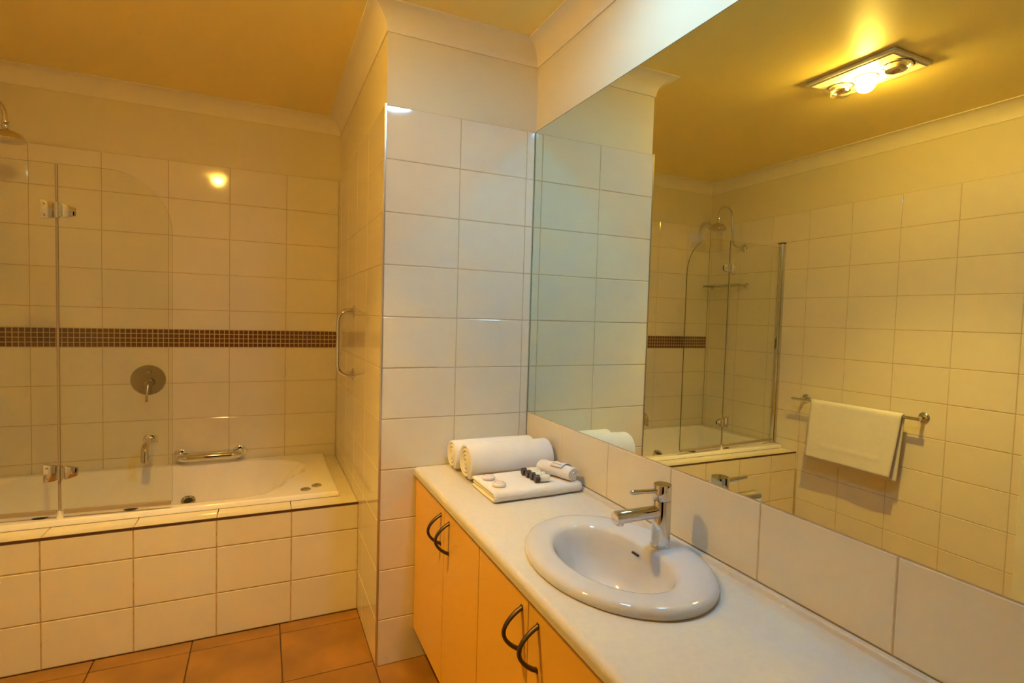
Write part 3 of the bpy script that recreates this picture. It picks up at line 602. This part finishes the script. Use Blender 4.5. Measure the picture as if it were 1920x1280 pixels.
# two round wrapped soaps
for (x, y, lb) in ((-0.322, -0.355, 'round wrapped soap at the back, beside the rolled towel'), (-0.318, -0.440, 'round wrapped soap nearer the front edge of the folded towel')):
    s_ = thing('wrapped_soap', (x, y, ZF), lb, 'soap', 'wrapped soaps')
    MB().lathe((x, y, ZF), (0, 0, 1), [(0.020, 0), (0.023, 0.003), (0.023, 0.008), (0.019, 0.012), (0.016, 0.0125), (0.0, 0.012)], 28).build('bar', 'soap', s_, smooth=50)
    MB().loft([[(x+r*math.cos(t), y+r*math.sin(t), ZF+z) for t in [2*PI*i/28 for i in range(28)]] for r, z in ((0.0135, 0.0120), (0.0150, 0.0132), (0.0165, 0.0128))], True, False, False).build('pleat_ring', 'red', s_, smooth=50)

# ------------------------------------------------------------------ ceiling heater/light with two heat lamps and a lit globe
HX, HY = -1.403, -0.495
he = thing('ceiling_heater', (HX, HY, H-0.02), 'ceiling heater panel with two clear heat lamps and a lit globe', 'heater light')
o = MB().box(HX-0.135, HX+0.135, HY-0.200, HY+0.200, H-0.016, H-0.0005).build('panel', 'heater', he, bevel=(0.006, 3), smooth=35)
MB().box(HX-0.118, HX+0.118, HY-0.183, HY+0.183, H-0.020, H-0.0155).build('raised_face', 'heater', he, bevel=(0.003, 2))
for y in (HY+0.118, HY-0.128):
    MB().lathe((HX, y, H-0.018), (0, 0, -1), [(0.056, 0), (0.056, 0.003), (0.050, 0.006), (0.047, 0.001)], 32, cap0=False, cap1=False).build('lamp_collar', 'reflector', he, smooth=40)
    hl = MB().lathe((HX, y, H-0.0185), (0, 0, -1), [(0.030, 0.002), (0.040, 0.006), (0.047, 0.018), (0.046, 0.034), (0.036, 0.046), (0.018, 0.053), (0.0, 0.055)], 28).build('heat_lamp', 'bulb', he, smooth=60)
    MB().lathe((HX, y, H-0.0185), (0, 0, -1), [(0.006, 0.003), (0.018, 0.006), (0.034, 0.012), (0.042, 0.022)], 24, cap1=False).build('lamp_reflector', 'reflector', hl, smooth=60)
MB().lathe((HX, HY, H-0.018), (0, 0, -1), [(0.050, 0.0), (0.050, 0.003), (0.046, 0.006), (0.043, 0.001)], 28, cap0=False, cap1=False).build('lamp_collar', 'reflector', he, smooth=40)
GZ = H-0.018-0.032
MB().lathe((HX, HY, GZ), (0, 0, -1), [(0.022, -0.0315), (0.032, -0.022), (0.0385, -0.008), (0.0395, 0.004), (0.036, 0.017), (0.026, 0.030), (0.012, 0.037), (0.0, 0.039)], 20).build('lit_globe', 'globe', he, smooth=60)
sl = bpy.data.lights.new('heater_beam', 'SPOT'); sl.energy = HEAT_SPOT; sl.color = HEAT_COL; sl.spot_size = math.radians(102); sl.spot_blend = 1.0; sl.shadow_soft_size = 0.014
slo = bpy.data.objects.new('heater_beam', sl); COL.objects.link(slo); slo.location = (HX, HY, GZ-0.055); WL[slo] = Vector(slo.location); slo.parent = he; slo.location = WL[slo] - WL[he]
vs2 = MB(); pv_ = [(HX + 0.075*math.cos(t), HY-0.128 + 0.062*math.sin(t)) for t in [PI*1.05 + PI*0.9*i/12 for i in range(13)]]; pv2 = [(HX + 0.075*math.cos(t), HY-0.128 + 0.054*math.sin(t)) for t in [PI*1.05 + PI*0.9*i/12 for i in range(13)]]
vs2.add([(x, y, H-0.0203) for x, y in pv_] + [(x, y, H-0.0203) for x, y in pv2], [(i, i+1, i+14, i+13) for i in range(12)]); vs2.build('vent_slot', 'rubber', he)

# ------------------------------------------------------------------ downlight over the basin (just out of view)
DX, DY = -0.395, -0.915
dl = thing('downlight', (DX, DY, H-0.01), 'round recessed ceiling downlight above the vanity', 'downlight')
MB().lathe((DX, DY, H-0.0003), (0, 0, -1), [(0.105, 0), (0.105, 0.004), (0.098, 0.008), (0.088, 0.008), (0.086, 0.002)], 40, cap1=False).build('trim_ring', 'white', dl, smooth=40)
MB().lathe((DX, DY, H-0.0025), (0, 0, -1), [(0.085, 0), (0.085, 0.004), (0.0, 0.0045)], 24, cap0=False).build('lamp_lens', 'down', dl)
